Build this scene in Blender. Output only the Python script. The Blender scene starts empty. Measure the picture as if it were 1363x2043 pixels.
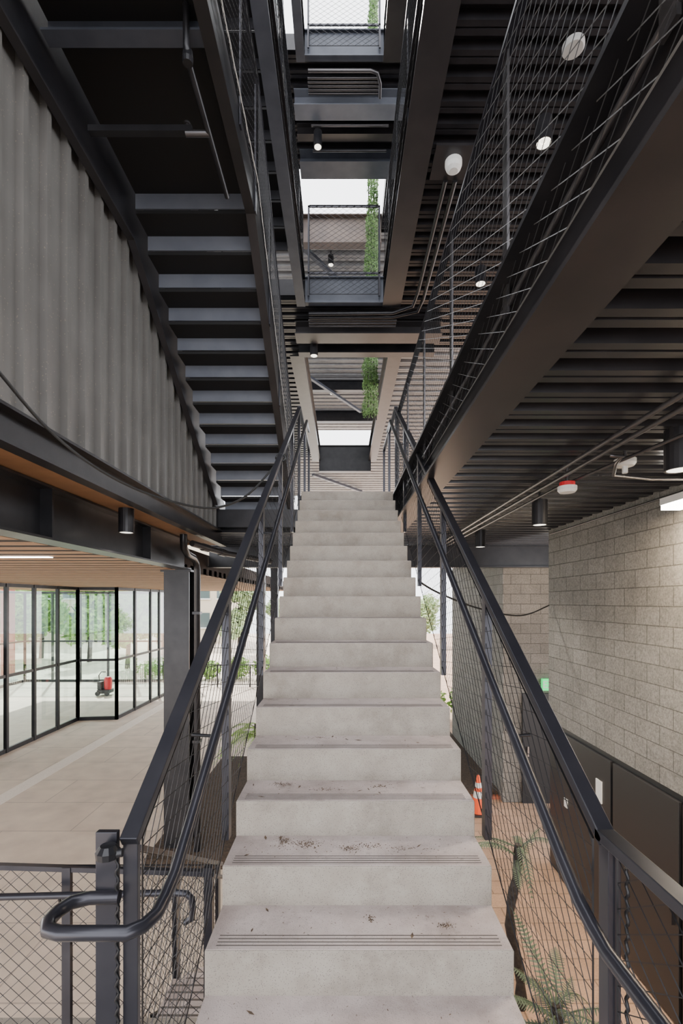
import bpy, math, random
from mathutils import Vector
random.seed(7)
E=4.05; F=950.0; CX=683.0; HY=1200.0
C=bpy.context.scene.collection
def P(px,py,d): return Vector(((px-CX)*d/F, d, (HY-py)*d/F))
# ------------------------------------------------------------------ mesh builder (eye-relative coordinates)
class MB:
    def __init__(s): s.v=[]; s.f=[]; s.s=[]
    def add(s,vs,fs,sm=False):
        n=len(s.v); s.v+=[Vector(v) for v in vs]
        for f in fs: s.f.append([i+n for i in f]); s.s.append(sm)
        return s
    def box(s,x0,x1,y0,y1,z0,z1):
        return s.add([(x0,y0,z0),(x1,y0,z0),(x1,y1,z0),(x0,y1,z0),(x0,y0,z1),(x1,y0,z1),(x1,y1,z1),(x0,y1,z1)],
          [(0,3,2,1),(4,5,6,7),(0,1,5,4),(1,2,6,5),(2,3,7,6),(3,0,4,7)])
    def bar(s,p,q,w,h,up=(0,0,1)):
        p=Vector(p);q=Vector(q);d=(q-p).normalized();up=Vector(up)
        if abs(d.dot(up))>.98: up=Vector((0,1,0))
        a=d.cross(up).normalized()*w/2; b=a.cross(d).normalized()*h/2
        vs=[p-a-b,p+a-b,p+a+b,p-a+b,q-a-b,q+a-b,q+a+b,q-a+b]
        return s.add(vs,[(0,3,2,1),(4,5,6,7),(0,1,5,4),(1,2,6,5),(2,3,7,6),(3,0,4,7)])
    def tube(s,pts,r,n=8,cap=True):
        pts=[Vector(p) for p in pts]; m=len(pts); vs=[]; fs=[]
        t0=(pts[1]-pts[0]).normalized()
        a=t0.orthogonal().normalized()
        for i,p in enumerate(pts):
            if i==0:t=t0
            elif i==m-1:t=(pts[i]-pts[i-1]).normalized()
            else:
                t=((pts[i]-pts[i-1]).normalized()+(pts[i+1]-pts[i]).normalized())
                t=t.normalized() if t.length>1e-6 else t0
            a=(a-t*a.dot(t)).normalized(); b=t.cross(a)
            rr=r[i] if isinstance(r,(list,tuple)) else r
            for k in range(n):
                an=2*math.pi*k/n; vs.append(p+(a*math.cos(an)+b*math.sin(an))*rr)
        for i in range(m-1):
            for k in range(n):
                fs.append((i*n+k,i*n+(k+1)%n,(i+1)*n+(k+1)%n,(i+1)*n+k))
        s.add(vs,fs,n>3)
        if cap: s.add([vs[k] for k in range(n)],[tuple(reversed(range(n)))]); s.add([vs[(m-1)*n+k] for k in range(n)],[tuple(range(n))])
        return s
    def wire(s,p,q,r):
        p=Vector(p);q=Vector(q);t=(q-p)
        if t.length<1e-4: return
        t.normalize(); a=t.orthogonal().normalized(); b=t.cross(a); vs=[]
        for e in (p,q):
            for k in range(3):
                an=2.0944*k; vs.append(e+(a*math.cos(an)+b*math.sin(an))*r)
        s.add(vs,[(0,1,4,3),(1,2,5,4),(2,0,3,5)])
    def prism(s,poly,axis,a,b):
        n=len(poly)
        def m(u,v,w): return (w,u,v) if axis=='x' else ((u,w,v) if axis=='y' else (u,v,w))
        vs=[m(u,v,a) for u,v in poly]+[m(u,v,b) for u,v in poly]
        fs=[tuple(range(n)),tuple(reversed(range(n,2*n)))]+[(i,i+n,(i+1)%n+n,(i+1)%n) for i in range(n)]
        return s.add(vs,fs)
    def lathe(s,c,prof,n=18):
        c=Vector(c); vs=[];fs=[];m=len(prof)
        for r,z in prof:
            for k in range(n):
                an=2*math.pi*k/n; vs.append(c+Vector((r*math.cos(an),r*math.sin(an),z)))
        for i in range(m-1):
            for k in range(n): fs.append((i*n+k,i*n+(k+1)%n,(i+1)*n+(k+1)%n,(i+1)*n+k))
        return s.add(vs,fs,False)
    def net(s,O,U,V,cu=.07,cv=.08,r=.0016,edge=True):
        O=Vector(O);U=Vector(U);V=Vector(V);Lu=U.length;Lv=V.length;u=U/Lu;v=V/Lv
        K=int(Lu/cu+Lv/cv)+2
        for sg in (1,-1):
            for k in range(-int(Lv/cv)-2,K):
                a0,a1=0.0,Lv
                f0=cu*k; sl=-sg*cu/cv
                va=(0-f0)/sl; vb=(Lu-f0)/sl
                lo,hi=min(va,vb),max(va,vb)
                a0=max(a0,lo);a1=min(a1,hi)
                if a1-a0<1e-3: continue
                s.wire(O+u*(f0+sl*a0)+v*a0,O+u*(f0+sl*a1)+v*a1,r)
        if edge:
            for a,b in ((O,O+U),(O+V,O+U+V),(O,O+V),(O+U,O+U+V)): s.wire(a,b,r*2)
        return s
    def build(s,name,mat,parent=None,bevel=0,label=None):
        me=bpy.data.meshes.new(name)
        off=Vector((0,0,E))
        vs=[v+off for v in s.v]
        if parent is not None:
            top=parent
            while top.parent: top=top.parent
            org=Vector(top.location)
        else:
            xs=[v.x for v in vs];ys=[v.y for v in vs];zs=[v.z for v in vs]
            org=Vector(((min(xs)+max(xs))/2,(min(ys)+max(ys))/2,min(zs)))
        me.from_pydata([tuple(v-org) for v in vs],[],s.f)
        me.polygons.foreach_set('use_smooth',s.s)
        me.update()
        me.materials.append(mat)
        o=bpy.data.objects.new(name,me); C.objects.link(o)
        if parent is not None: o.parent=parent
        else: o.location=org
        if bevel:
            b=o.modifiers.new('bevel','BEVEL'); b.width=bevel; b.segments=2; b.limit_method='ANGLE'
        if label: o['label']=label
        return o
def box(*a): return MB().box(*a)
def thing(name,label,cat,loc,group=None):
    o=bpy.data.objects.new(name,None); C.objects.link(o); o.empty_display_size=.1
    o.location=(loc[0],loc[1],loc[2]+E); o['label']=label; o['category']=cat
    if group:o['group']=group
    return o
def tag(o,label,cat,group=None,kind=None):
    o['label']=label;o['category']=cat
    if group:o['group']=group
    if kind:o['kind']=kind
    return o
def S(name,mb,m,label=None,bevel=0):
    o=mb.build(name,m,None,bevel); o['kind']='structure'
    if label:o['label']=label
    return o
def dup(root,off,label=None,group=None):
    r=root.copy();C.objects.link(r);r.location=Vector(root.location)+Vector(off)
    if label:r['label']=label
    if group:r['group']=group
    for ch in list(root.children):
        c=ch.copy();C.objects.link(c);c.parent=r
        for g in ch.children:
            d=g.copy();C.objects.link(d);d.parent=c
    return r
# ------------------------------------------------------------------ materials
def mat(name,col,rough=.5,metal=0,col2=None,scale=8,bump=0,bscale=60,spec=.5,detail=6,contrast=(.35,.65),speck=None,stain=None,emit=None,estr=0):
    m=bpy.data.materials.new(name);m.use_nodes=True;nt=m.node_tree;N=nt.nodes;L=nt.links
    b=N['Principled BSDF'];b.inputs['Roughness'].default_value=rough;b.inputs['Metallic'].default_value=metal
    b.inputs['Specular IOR Level'].default_value=spec
    b.inputs['Base Color'].default_value=(*col,1)
    geo=N.new('ShaderNodeNewGeometry')
    src=None
    if col2:
        n=N.new('ShaderNodeTexNoise');n.inputs['Scale'].default_value=scale;n.inputs['Detail'].default_value=detail
        L.new(geo.outputs['Position'],n.inputs['Vector'])
        r=N.new('ShaderNodeValToRGB');r.color_ramp.elements[0].position=contrast[0];r.color_ramp.elements[1].position=contrast[1]
        r.color_ramp.elements[0].color=(*col,1);r.color_ramp.elements[1].color=(*col2,1)
        L.new(n.outputs['Fac'],r.inputs['Fac']);src=r.outputs['Color']
    def over(fac,c):
        nonlocal src
        mx=N.new('ShaderNodeMix');mx.data_type='RGBA'
        L.new(fac,mx.inputs[0])
        if src: L.new(src,mx.inputs[6])
        else: mx.inputs[6].default_value=(*col,1)
        mx.inputs[7].default_value=(*c,1);src=mx.outputs[2]
    if stain:
        for (sc,scol,lo,hi) in stain:
            n=N.new('ShaderNodeTexNoise');n.inputs['Scale'].default_value=sc;n.inputs['Detail'].default_value=9;n.inputs['Roughness'].default_value=.7
            L.new(geo.outputs['Position'],n.inputs['Vector'])
            mr=N.new('ShaderNodeMapRange');mr.inputs[1].default_value=lo;mr.inputs[2].default_value=hi
            L.new(n.outputs['Fac'],mr.inputs[0]);over(mr.outputs[0],scol)
    if speck:
        sc,scol,th=speck
        v=N.new('ShaderNodeTexVoronoi');v.inputs['Scale'].default_value=sc
        L.new(geo.outputs['Position'],v.inputs['Vector'])
        r2=N.new('ShaderNodeValToRGB');r2.color_ramp.elements[0].position=th;r2.color_ramp.elements[1].position=th+.06
        r2.color_ramp.elements[0].color=(1,1,1,1);r2.color_ramp.elements[1].color=(0,0,0,1)
        L.new(v.outputs['Distance'],r2.inputs['Fac'])
        over(r2.outputs['Color'],scol)
    if src: L.new(src,b.inputs['Base Color'])
    if bump:
        n=N.new('ShaderNodeTexNoise');n.inputs['Scale'].default_value=bscale;n.inputs['Detail'].default_value=5
        L.new(geo.outputs['Position'],n.inputs['Vector'])
        bp=N.new('ShaderNodeBump');bp.inputs['Strength'].default_value=bump;bp.inputs['Distance'].default_value=.01
        L.new(n.outputs['Fac'],bp.inputs['Height']);L.new(bp.outputs['Normal'],b.inputs['Normal'])
    if emit:
        b.inputs['Emission Color'].default_value=(*emit,1);b.inputs['Emission Strength'].default_value=estr
    return m
def brickmat(name,axes,c1,c2,mortar,bw,bh,ms=.012,rough=.85,bump=.5,off=.5,noise=1.0):
    m=bpy.data.materials.new(name);m.use_nodes=True;nt=m.node_tree;N=nt.nodes;L=nt.links
    b=N['Principled BSDF'];b.inputs['Roughness'].default_value=rough
    geo=N.new('ShaderNodeNewGeometry');sp=N.new('ShaderNodeSeparateXYZ');cb=N.new('ShaderNodeCombineXYZ')
    L.new(geo.outputs['Position'],sp.inputs[0])
    L.new(sp.outputs[axes[0]],cb.inputs[0]);L.new(sp.outputs[axes[1]],cb.inputs[1])
    br=N.new('ShaderNodeTexBrick');br.inputs['Scale'].default_value=1;br.inputs['Brick Width'].default_value=bw;br.inputs['Row Height'].default_value=bh
    br.inputs['Mortar Size'].default_value=ms;br.offset=off;br.inputs['Mortar Smooth'].default_value=.3
    br.inputs['Color1'].default_value=(*c1,1);br.inputs['Color2'].default_value=(*c2,1);br.inputs['Mortar'].default_value=(*mortar,1)
    L.new(cb.outputs[0],br.inputs['Vector'])
    n=N.new('ShaderNodeTexNoise');n.inputs['Scale'].default_value=42;n.inputs['Detail'].default_value=9;n.inputs['Roughness'].default_value=.78
    L.new(geo.outputs['Position'],n.inputs['Vector'])
    n2=N.new('ShaderNodeTexNoise');n2.inputs['Scale'].default_value=2.2
    L.new(geo.outputs['Position'],n2.inputs['Vector'])
    mr=N.new('ShaderNodeMapRange');mr.inputs[1].default_value=.3;mr.inputs[2].default_value=.7;mr.inputs[3].default_value=1-.5*noise;mr.inputs[4].default_value=1+.3*noise
    L.new(n.outputs['Fac'],mr.inputs[0])
    mr2=N.new('ShaderNodeMapRange');mr2.inputs[3].default_value=.75;mr2.inputs[4].default_value=1.25;L.new(n2.outputs['Fac'],mr2.inputs[0])
    mu=N.new('ShaderNodeMath');mu.operation='MULTIPLY';L.new(mr.outputs[0],mu.inputs[0]);L.new(mr2.outputs[0],mu.inputs[1])
    mx=N.new('ShaderNodeVectorMath');mx.operation='SCALE';L.new(br.outputs['Color'],mx.inputs[0]);L.new(mu.outputs[0],mx.inputs['Scale'])
    L.new(mx.outputs[0],b.inputs['Base Color'])
    ad=N.new('ShaderNodeMath');ad.operation='MULTIPLY_ADD';L.new(br.outputs['Fac'],ad.inputs[0]);ad.inputs[1].default_value=-1;L.new(n.outputs['Fac'],ad.inputs[2])
    bp=N.new('ShaderNodeBump');bp.inputs['Strength'].default_value=bump;bp.inputs['Distance'].default_value=.015
    L.new(ad.outputs[0],bp.inputs['Height']);L.new(bp.outputs['Normal'],b.inputs['Normal'])
    return m
def glassmat(name,tint,refl=1.0):
    m=bpy.data.materials.new(name);m.use_nodes=True;nt=m.node_tree;N=nt.nodes;L=nt.links
    N.remove(N['Principled BSDF']);out=N['Material Output']
    t=N.new('ShaderNodeBsdfTransparent');t.inputs[0].default_value=(*tint,1)
    g=N.new('ShaderNodeBsdfGlossy');g.inputs['Roughness'].default_value=.02
    fr=N.new('ShaderNodeFresnel');fr.inputs[0].default_value=1.5
    mu=N.new('ShaderNodeMath');mu.operation='MULTIPLY';mu.inputs[1].default_value=refl;L.new(fr.outputs[0],mu.inputs[0])
    mx=N.new('ShaderNodeMixShader');L.new(mu.outputs[0],mx.inputs[0]);L.new(t.outputs[0],mx.inputs[1]);L.new(g.outputs[0],mx.inputs[2]);L.new(mx.outputs[0],out.inputs[0])
    return m
M={}
M['steel']=mat('black_steel',(.014,.014,.017),.34,.25,(.026,.025,.028),5,bump=.04)
M['rail']=mat('rail_steel',(.032,.032,.041),.28,.45,(.045,.044,.054),6)
M['brown']=mat('charcoal_brown_steel',(.024,.0225,.025),.34,.2,(.035,.032,.034),3)
M['blue']=mat('blue_grey_steel',(.055,.061,.08),.42,.2,(.075,.083,.105),4)
M['riser']=mat('blue_grey_lit_riser',(.125,.135,.165),.45,.15,(.155,.165,.195),4)  # paler than the other blue-grey: light on riser backs put into the colour
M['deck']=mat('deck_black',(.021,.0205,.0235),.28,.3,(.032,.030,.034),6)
M['deck_skylit']=mat('deck_grey_skylit',(.28,.28,.29),.5,.1,(.35,.35,.36),6)  # paler copy of the deck: skylight on far soffits painted into the colour
M['soffit']=mat('shaded_soffit',(.007,.0065,.007),.7)  # near-black: shade under treads and landing put into the colour
M['wire']=mat('black_cable',(.025,.025,.028),.4,.5)
M['stwire']=mat('grey_cable',(.12,.12,.125),.35,.6)
M['galv']=mat('ribbed_panel_grey',(.145,.137,.128),.36,.3,(.175,.166,.156),2.5,speck=(34,(.26,.23,.19),.11))
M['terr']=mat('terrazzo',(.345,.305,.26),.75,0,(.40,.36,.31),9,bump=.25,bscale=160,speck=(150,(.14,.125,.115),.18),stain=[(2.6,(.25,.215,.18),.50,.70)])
M['tread']=mat('terrazzo_tread_skylit',(.53,.455,.435),.7,0,(.64,.56,.54),5,bump=.2,bscale=160,speck=(120,(.27,.24,.22),.15),stain=[(1.7,(.37,.305,.285),.45,.66),(5.0,(.15,.105,.08),.58,.76)])  # paler pinkish base paints skylight on the tops; the stains are real
M['groove']=mat('dark_groove',(.11,.095,.085),.8)
M['litter']=mat('dead_leaves',(.19,.13,.085),.9,0,(.07,.05,.035),60)
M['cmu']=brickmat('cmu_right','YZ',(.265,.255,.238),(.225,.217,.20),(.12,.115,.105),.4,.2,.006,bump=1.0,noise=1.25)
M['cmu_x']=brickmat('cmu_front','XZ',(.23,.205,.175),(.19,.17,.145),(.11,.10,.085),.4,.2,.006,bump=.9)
M['plaza']=brickmat('plaza_pavers','XY',(.72,.605,.50),(.69,.58,.48),(.46,.38,.32),2.4,1.2,.012,rough=.55,bump=.1,noise=.12)
M['band']=mat('pebble_band',(.92,.85,.77),.9,0,(.80,.72,.63),60,bump=.5,bscale=120)
M['terra']=brickmat('terracotta_paving','XY',(.55,.35,.235),(.47,.295,.195),(.28,.18,.12),.6,.3,.010,rough=.7,bump=.25,noise=.6)
M['redbrick']=mat('red_brick_edge',(.40,.13,.07),.8,0,(.3,.1,.06),10)
M['soil']=mat('soil_mulch',(.04,.028,.02),1,0,(.09,.06,.04),30,bump=1,bscale=30)
M['slat']=mat('wood_slats',(.44,.255,.14),.6,0,(.36,.20,.105),6)
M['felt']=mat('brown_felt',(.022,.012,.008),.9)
M['ply']=mat('plywood',(.30,.155,.072),.55,0,(.24,.12,.055),5)
M['panel']=mat('dark_door_panel',(.020,.0195,.021),.4,.1)
M['white']=mat('white_plastic',(.72,.72,.70),.4)
M['offwhite']=mat('off_white_plastic',(.42,.42,.41),.4)
M['red']=mat('red_plastic',(.6,.02,.03),.35)
M['redpost']=mat('red_painted_post',(.45,.09,.06),.6)
M['orange']=mat('orange_cone',(.9,.10,.015),.45)
M['rubber']=mat('black_rubber',(.018,.018,.018),.5)
M['chrome']=mat('chrome',(.6,.6,.62),.15,1)
M['conduit']=mat('grey_conduit',(.11,.105,.11),.28,.75)
M['lens']=mat('lamp_lens',(.9,.88,.8),.2,0,emit=(1,.93,.8),estr=3.0)
M['led']=mat('led_diffuser',(1,1,1),.3,0,emit=(1,.95,.85),estr=16)
M['exit']=mat('exit_green',(.02,.6,.2),.4,0,emit=(.0,1,.2),estr=1.0)
M['leaf']=mat('leaf_green',(.17,.33,.06),.6,0,(.42,.62,.18),3)
M['leaf_haze']=mat('leaf_green_hazed',(.34,.46,.22),.7,0,(.52,.62,.36),3)  # distance haze painted into the leaf colour
M['leafd']=mat('leaf_dark',(.05,.11,.03),.6,0,(.11,.2,.06),5)
M['vine']=mat('vine_green',(.13,.25,.075),.6,0,(.27,.43,.16),6)
M['leafb']=mat('leaf_grey_green',(.11,.15,.09),.6,0,(.06,.09,.055),6)
M['bark']=mat('bark',(.025,.02,.018),.95,0,(.055,.045,.038),20,bump=1,bscale=40)
M['beige']=mat('beige_render',(.62,.53,.42),.85)
M['glass']=glassmat('clear_glass',(.80,.93,.90),2.6)
M['winglass']=mat('window_dark',(.10,.13,.14),.1)
M['rust']=mat('rust_beam',(.13,.10,.09),.6,0,(.18,.135,.115),3)
M['rope']=mat('pale_lacing',(.5,.47,.43),.7)
# ------------------------------------------------------------------ camera, world, light
cam=bpy.data.cameras.new('camera');co=bpy.data.objects.new('camera',cam);C.objects.link(co)
cam.sensor_width=36;cam.sensor_height=36;cam.sensor_fit='AUTO';cam.lens=F/2043*36
cam.shift_y=(HY-1021.5)/2043;cam.shift_x=(681.5-CX)/2043
co.location=(0,0,E);co.rotation_euler=(math.pi/2,0,0);cam.clip_start=.05;cam.clip_end=400
bpy.context.scene.camera=co
w=bpy.data.worlds.new('world');bpy.context.scene.world=w;w.use_nodes=True
bg=w.node_tree.nodes['Background'];bg.inputs[0].default_value=(.95,.965,1,1);bg.inputs[1].default_value=5.0
sl=bpy.data.lights.new('sun','SUN');sl.energy=10.0;sl.angle=.02;sl.color=(1,.94,.84)
so=bpy.data.objects.new('sun',sl);C.objects.link(so);so.rotation_euler=(math.radians(-38),math.radians(-22),0);so.location=(0,0,30)
def lamp(kind,loc,en,col=(1,.9,.76),**k):
    l=bpy.data.lights.new('lamp_light',kind);l.energy=en;l.color=col
    for a,b in k.items():
        if a!='rot': setattr(l,a,b)
    o=bpy.data.objects.new('lamp_light',l);C.objects.link(o);o.location=(loc[0],loc[1],loc[2]+E)
    if 'rot' in k:o.rotation_euler=k['rot']
    return o
# ------------------------------------------------------------------ ground and setting
G=-4.05
S('floor',box(-40,1.1,-12,60,G-.2,G),M['plaza'],'tan concrete plaza paving')
S('floor',box(1.1,40,-12,60,G-.2,G-.002),M['terra'],'terracotta coloured paving under the right wall')
S('trim_1',box(-7.15,-6.80,-8,40,G-.1,G+.006),M['band'],'pale pebble band in the plaza paving')
S('trim_2',box(1.05,1.2,2.2,9.2,G-.1,G+.05),M['redbrick'],'red brick edging')
S('trim_3',box(2.0,3.24,9.75,9.85,G-.1,G+.06),M['redbrick'],'red brick edging of the bed')
S('planting_bed',box(1.3,3.24,9.85,15,G-.1,G+.15),M['soil'],'dark mulch bed')
S('planting_bed',box(-3.0,-.9,7.2,12,G-.1,G+.15),M['soil'],'dark mulch bed')
WX=3.2
S('wall_right',box(WX,WX+.2,-3,7.38,-1.83,1.12),M['cmu'],'grey concrete block wall on the right')
S('wall_right_base',box(WX+.02,WX+.2,-3,7.38,G,-1.83),M['panel'],'dark panelled base below the block wall')
for i,(a,b) in enumerate(((1.0,2.15),(2.2,3.3),(3.35,4.45),(4.5,5.6),(5.65,6.95))):
    d=S('door_%d'%(i+1),box(WX-.02,WX+.02,a,b,G+.02,-1.9),M['panel'],'flush dark door panel',.004)
    MB().box(WX-.045,WX-.02,a+.06,a+.09,G+.95,G+1.15).build('handle',M['steel'],d)
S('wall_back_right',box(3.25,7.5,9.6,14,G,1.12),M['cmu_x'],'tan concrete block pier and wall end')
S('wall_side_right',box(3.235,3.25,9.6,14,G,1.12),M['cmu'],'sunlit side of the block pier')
d6=S('door_6',box(3.62,4.6,9.55,9.6,G,G+2.2),M['panel'],'dark door beside the block pier')
MB().box(3.7,3.73,9.5,9.55,G+.95,G+1.15).build('handle',M['chrome'],d6)
# decks with ribs across ------------------------------------------------------
def deck(x0,x1,y0,y1,zb,zt,p=.24,h=.085,m_='deck'):
    m=MB();pr=[];n=int(round((y1-y0)/p)); p=(y1-y0)/n
    for k in range(n):
        y=y0+k*p
        pr+=[(y,zb),(y+.22*p,zb),(y+.23*p,zb+.015),(y+.29*p,zb+.015),(y+.30*p,zb),(y+.52*p,zb),(y+.58*p,zb+h),(y+.94*p,zb+h)]
    pr.append((y0+n*p,zb))
    vs=[];fs=[]
    for y,z in pr: vs+=[(x0,y,z),(x1,y,z)]
    for i in range(len(pr)-1): fs.append((2*i,2*i+2,2*i+3,2*i+1))
    m.add(vs,fs); S('ceiling',m,M[m_],'ribbed metal deck soffit')
    S('floor',box(x0,x1,y0,y1,zb+h+.002,zt),M['deck'],'floor slab on metal deck')
Z2,Z3,Z4=1.47,5.70,9.90
# floor 2
deck(.80,7.5,-3,14,1.10,Z2)
deck(-.62,.80,6.62,14,1.10,Z2)
deck(-2.4,-.62,7.6,14,1.10,Z2)
# floor 3
deck(.80,8,-3,8.4,5.33,Z3)
deck(-8,8,8.42,10,5.33,Z3)
deck(1.05,8,10,17.6,5.33,Z3,p=.3,h=.09,m_='deck_skylit'); deck(-8,-.85,10,17.6,5.33,Z3); deck(-8,8,17.6,24,5.33,Z3,p=.4,h=.12,m_='deck_skylit')
deck(-8,-2.1,-3,8.4,5.33,Z3)
# floor 4
deck(.80,8,-3,8.3,9.53,Z4); deck(-8,8,8.3,10.5,9.53,Z4); deck(1.0,8,10.5,12.3,9.53,Z4); deck(-8,-1.0,10.5,12.3,9.53,Z4); deck(-8,8,12.3,26.5,9.53,Z4,p=.4,h=.15,m_='deck_skylit')
deck(-8,-2.1,-3,8.3,9.53,Z4)
# ------------------------------------------------------------------ steel beams
def chan_y(name,label,x_in,x_web,x_out,zb,zt,y0,y1,m,group=None):
    s=1 if x_out>x_in else -1; t=.022*s
    o=thing(name,label,'beam',((x_in+x_out)/2,(y0+y1)/2,zb),group)
    box(*sorted((x_web,x_web+t)),y0,y1,zb+.02,zt-.02).build('web',M['steel'],o)
    box(*sorted((x_in,x_out)),y0,y1,zb,zb+.022).build('flange',m,o)
    box(*sorted((x_in,x_web+t)),y0,y1,zt-.022,zt).build('flange',M['steel'],o)
    mb=MB();mb.box(*sorted((x_web+t,x_web+2.5*t)),y0,y1,zb+.022,zb+.10);mb.build('lip',M['brown'],o)
    return o
chan_y('steel_beam','charcoal edge beam running along the right of the concrete stair, lowest of the right beams',.69,.80,.93,1.04,Z2,-2,14,M['brown'])
chan_y('steel_beam','dark edge beam high up on the right of the sky opening, under the third floor deck',.71,.80,1.03,5.2,Z3,-2,8.4,M['brown'])
chan_y('steel_beam','dark blue-grey edge beam on the left of the sky opening beside the hanging stair mesh',-.65,-.70,-.80,5.2,Z3,-2,8.4,M['blue'])
chan_y('steel_beam','topmost right edge beam beside the sky opening, under the highest deck',.71,.80,1.03,9.4,Z4,-2,8.3,M['brown'])
chan_y('steel_beam','topmost left edge beam beside the sky opening, under the highest deck',-.65,-.70,-.80,9.4,Z4,-2,8.3,M['blue'])
chan_y('steel_beam','far right edge beam of the second opening, beside the green vines',.96,1.03,1.25,5.15,Z3,10,17.5,M['steel'])
chan_y('steel_beam','far left edge beam of the second opening, beyond the hanging stair',-.80,-.87,-1.1,5.15,Z3,10,17.5,M['steel'])
def beam_x(label,y,x0,x1,zb,zt,m,w=.2,tag_='steel_beam'):
    t=.02
    o=thing(tag_,label,'beam',((x0+x1)/2,y,zb))
    box(x0,x1,y-.008,y+.008,zb+t,zt-t).build('web',m,o)
    box(x0,x1,y-w/2,y+w/2,zb,zb+t).build('flange',m,o)
    box(x0,x1,y-w/2,y+w/2,zt-t,zt).build('flange',m,o)
    return o
beam_x('dark cross beam under the far floor, left of the stair top and above the plaza',9.3,-2.6,7.4,.66,1.09,M['steel'])
beam_x('wide cross beam under the bridge above the stair top, just before the small downlight',9.2,-.9,1.9,5.08,5.32,M['brown'],.36)
beam_x('narrow rear cross beam under the bridge above the stair top, behind the small downlight',9.85,-.9,1.9,5.1,5.32,M['steel'],.2)
beam_x('black cross beam at the far end of the second opening, just above the stair top',17.45,-.85,1.05,4.75,Z3,M['steel'])
beam_x('rusty brown cross beam behind the mesh panel of the upper bridge',12.25,-1.0,1.0,9.15,9.88,M['rust'],.25)
beam_x('wide pale cross beam under the topmost bridge, behind the conduit bundle',8.98,-.9,1.9,9.22,9.52,M['riser'],.3)
beam_x('rear wide cross beam under the topmost bridge, above the sky opening',10.22,-.9,1.9,9.25,9.52,M['blue'],.42)
beam_x('middle narrow cross beam under the topmost bridge, above the pendant light',9.55,-.9,1.9,9.3,9.52,M['brown'],.16)
beam_x('far pale cross beam under the highest deck, between the two stripes of sky',15.6,-1.6,1.9,9.15,9.52,M['blue'],.25)
beam_x('far black cross beam under the highest deck, in front of the diagonal rod',20.6,-3,3,9.1,9.52,M['steel'],.25)
beam_x('far dark cross beam under the highest deck, nearer the low sky strip',23.9,-3,3,9.0,9.52,M['steel'],.3)
beam_x('upper front channel of the bridge at the end of the stair opening',8.36,-.65,.72,5.22,Z3-.02,M['blue'],.1)
beam_x('front channel of the topmost bridge below the sky',8.26,-.65,.72,9.42,Z4-.02,M['blue'],.1)
# left edge: fascia, plywood, beam, slat ceiling
o=thing('fascia_channel','black fascia channel below the ribbed grey wall panel','beam',(-2.0,3.5,.93))
box(-2.05,-2.02,-2,8,.93,1.15).build('web',M['steel'],o); box(-2.05,-1.94,-2,8,.92,.94).build('flange',M['steel'],o); box(-2.05,-1.94,-2,8,1.13,1.15).build('flange',M['steel'],o)
S('ceiling',box(-2.62,-2.06,-2,8,.945,.97),M['ply'],'orange plywood soffit strip')
o=thing('steel_beam','large black beam between the plywood strip and the wood slat ceiling on the left','beam',(-2.5,3.5,.5))
box(-2.49,-2.47,-2,7.45,.52,.92).build('web',M['steel'],o); box(-2.6,-2.36,-2,7.45,.5,.52).build('flange',M['steel'],o); box(-2.6,-2.36,-2,7.45,.92,.94).build('flange',M['steel'],o)
for y in (3.9,5.9): box(-2.47,-2.37,y-.01,y+.01,.52,.92).build('stiffener',M['steel'],o)
m=MB();y=1.0
while y<22.5:
    m.box(-14,-2.62,y,y+.20,.50,.62); y+=.38
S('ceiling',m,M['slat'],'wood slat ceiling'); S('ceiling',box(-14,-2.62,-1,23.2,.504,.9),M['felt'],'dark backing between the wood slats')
o=thing('linear_light','short white linear light in the wood slat ceiling at the far left','ceiling light',(-4.8,5.24,.48))
box(-6.5,-3.2,5.2,5.28,.49,.50).build('housing',M['white'],o); box(-6.5,-3.2,5.215,5.265,.482,.49).build('diffuser',M['led'],o)
# ribbed grey panel on the left
m=MB(); pr=[]; y=-1.0
def ptop(y): return 3.66 if y<4.35 else max(1.16,3.66-.636*(y-4.35))
while y<8.2:
    pr+=[(y,-2.035),(y+.170,-2.035),(y+.173,-1.985),(y+.222,-1.985),(y+.225,-2.035)]; y+=.237
vs=[];fs=[]
for yy,xx in pr: vs+=[(xx,yy,1.155),(xx,yy,ptop(yy))]
for i in range(len(pr)-1): fs.append((2*i,2*i+2,2*i+3,2*i+1))
m.add(vs,fs); m.box(-2.07,-2.045,-1,4.3,1.155,3.62)
S('wall_left',m,M['galv'],'ribbed grey metal wall panel')
# ------------------------------------------------------------------ main stair
T=.28;R=.178;SX0,SX1=-.545,.68
st=thing('concrete_stair','long straight flight of pale speckled concrete steps in the middle','stair',(.067,1.6,-1.736))
for i in range(-1,17):
    d=1.88+T*i; z=-1.38+R*i
    b=MB().box(SX0,SX1,d,d+T+(.03 if i<16 else .25),z-R-.015,z)
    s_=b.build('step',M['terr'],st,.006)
    tp=box(SX0+.004,SX1-.004,d+.006,d+T,z-.004,z+.0015).build('tread_top',M['tread'],s_)  # paler sheet, skylight on the step top put into its colour
    g=MB()
    for k in range(4): g.box(SX0+.04,SX1-.04,d+.026+k*.019,d+.0300+k*.019,z,z+.0025)
    g.build('grip_strip',M['groove'],s_)
for x in (-.42,.55):
    MB().prism([(1.60,-2.05),(1.60,-1.80),(6.6,1.36),(6.6,1.12)],'x',x-.02,x+.02).build('stringer',M['steel'],st)
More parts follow.
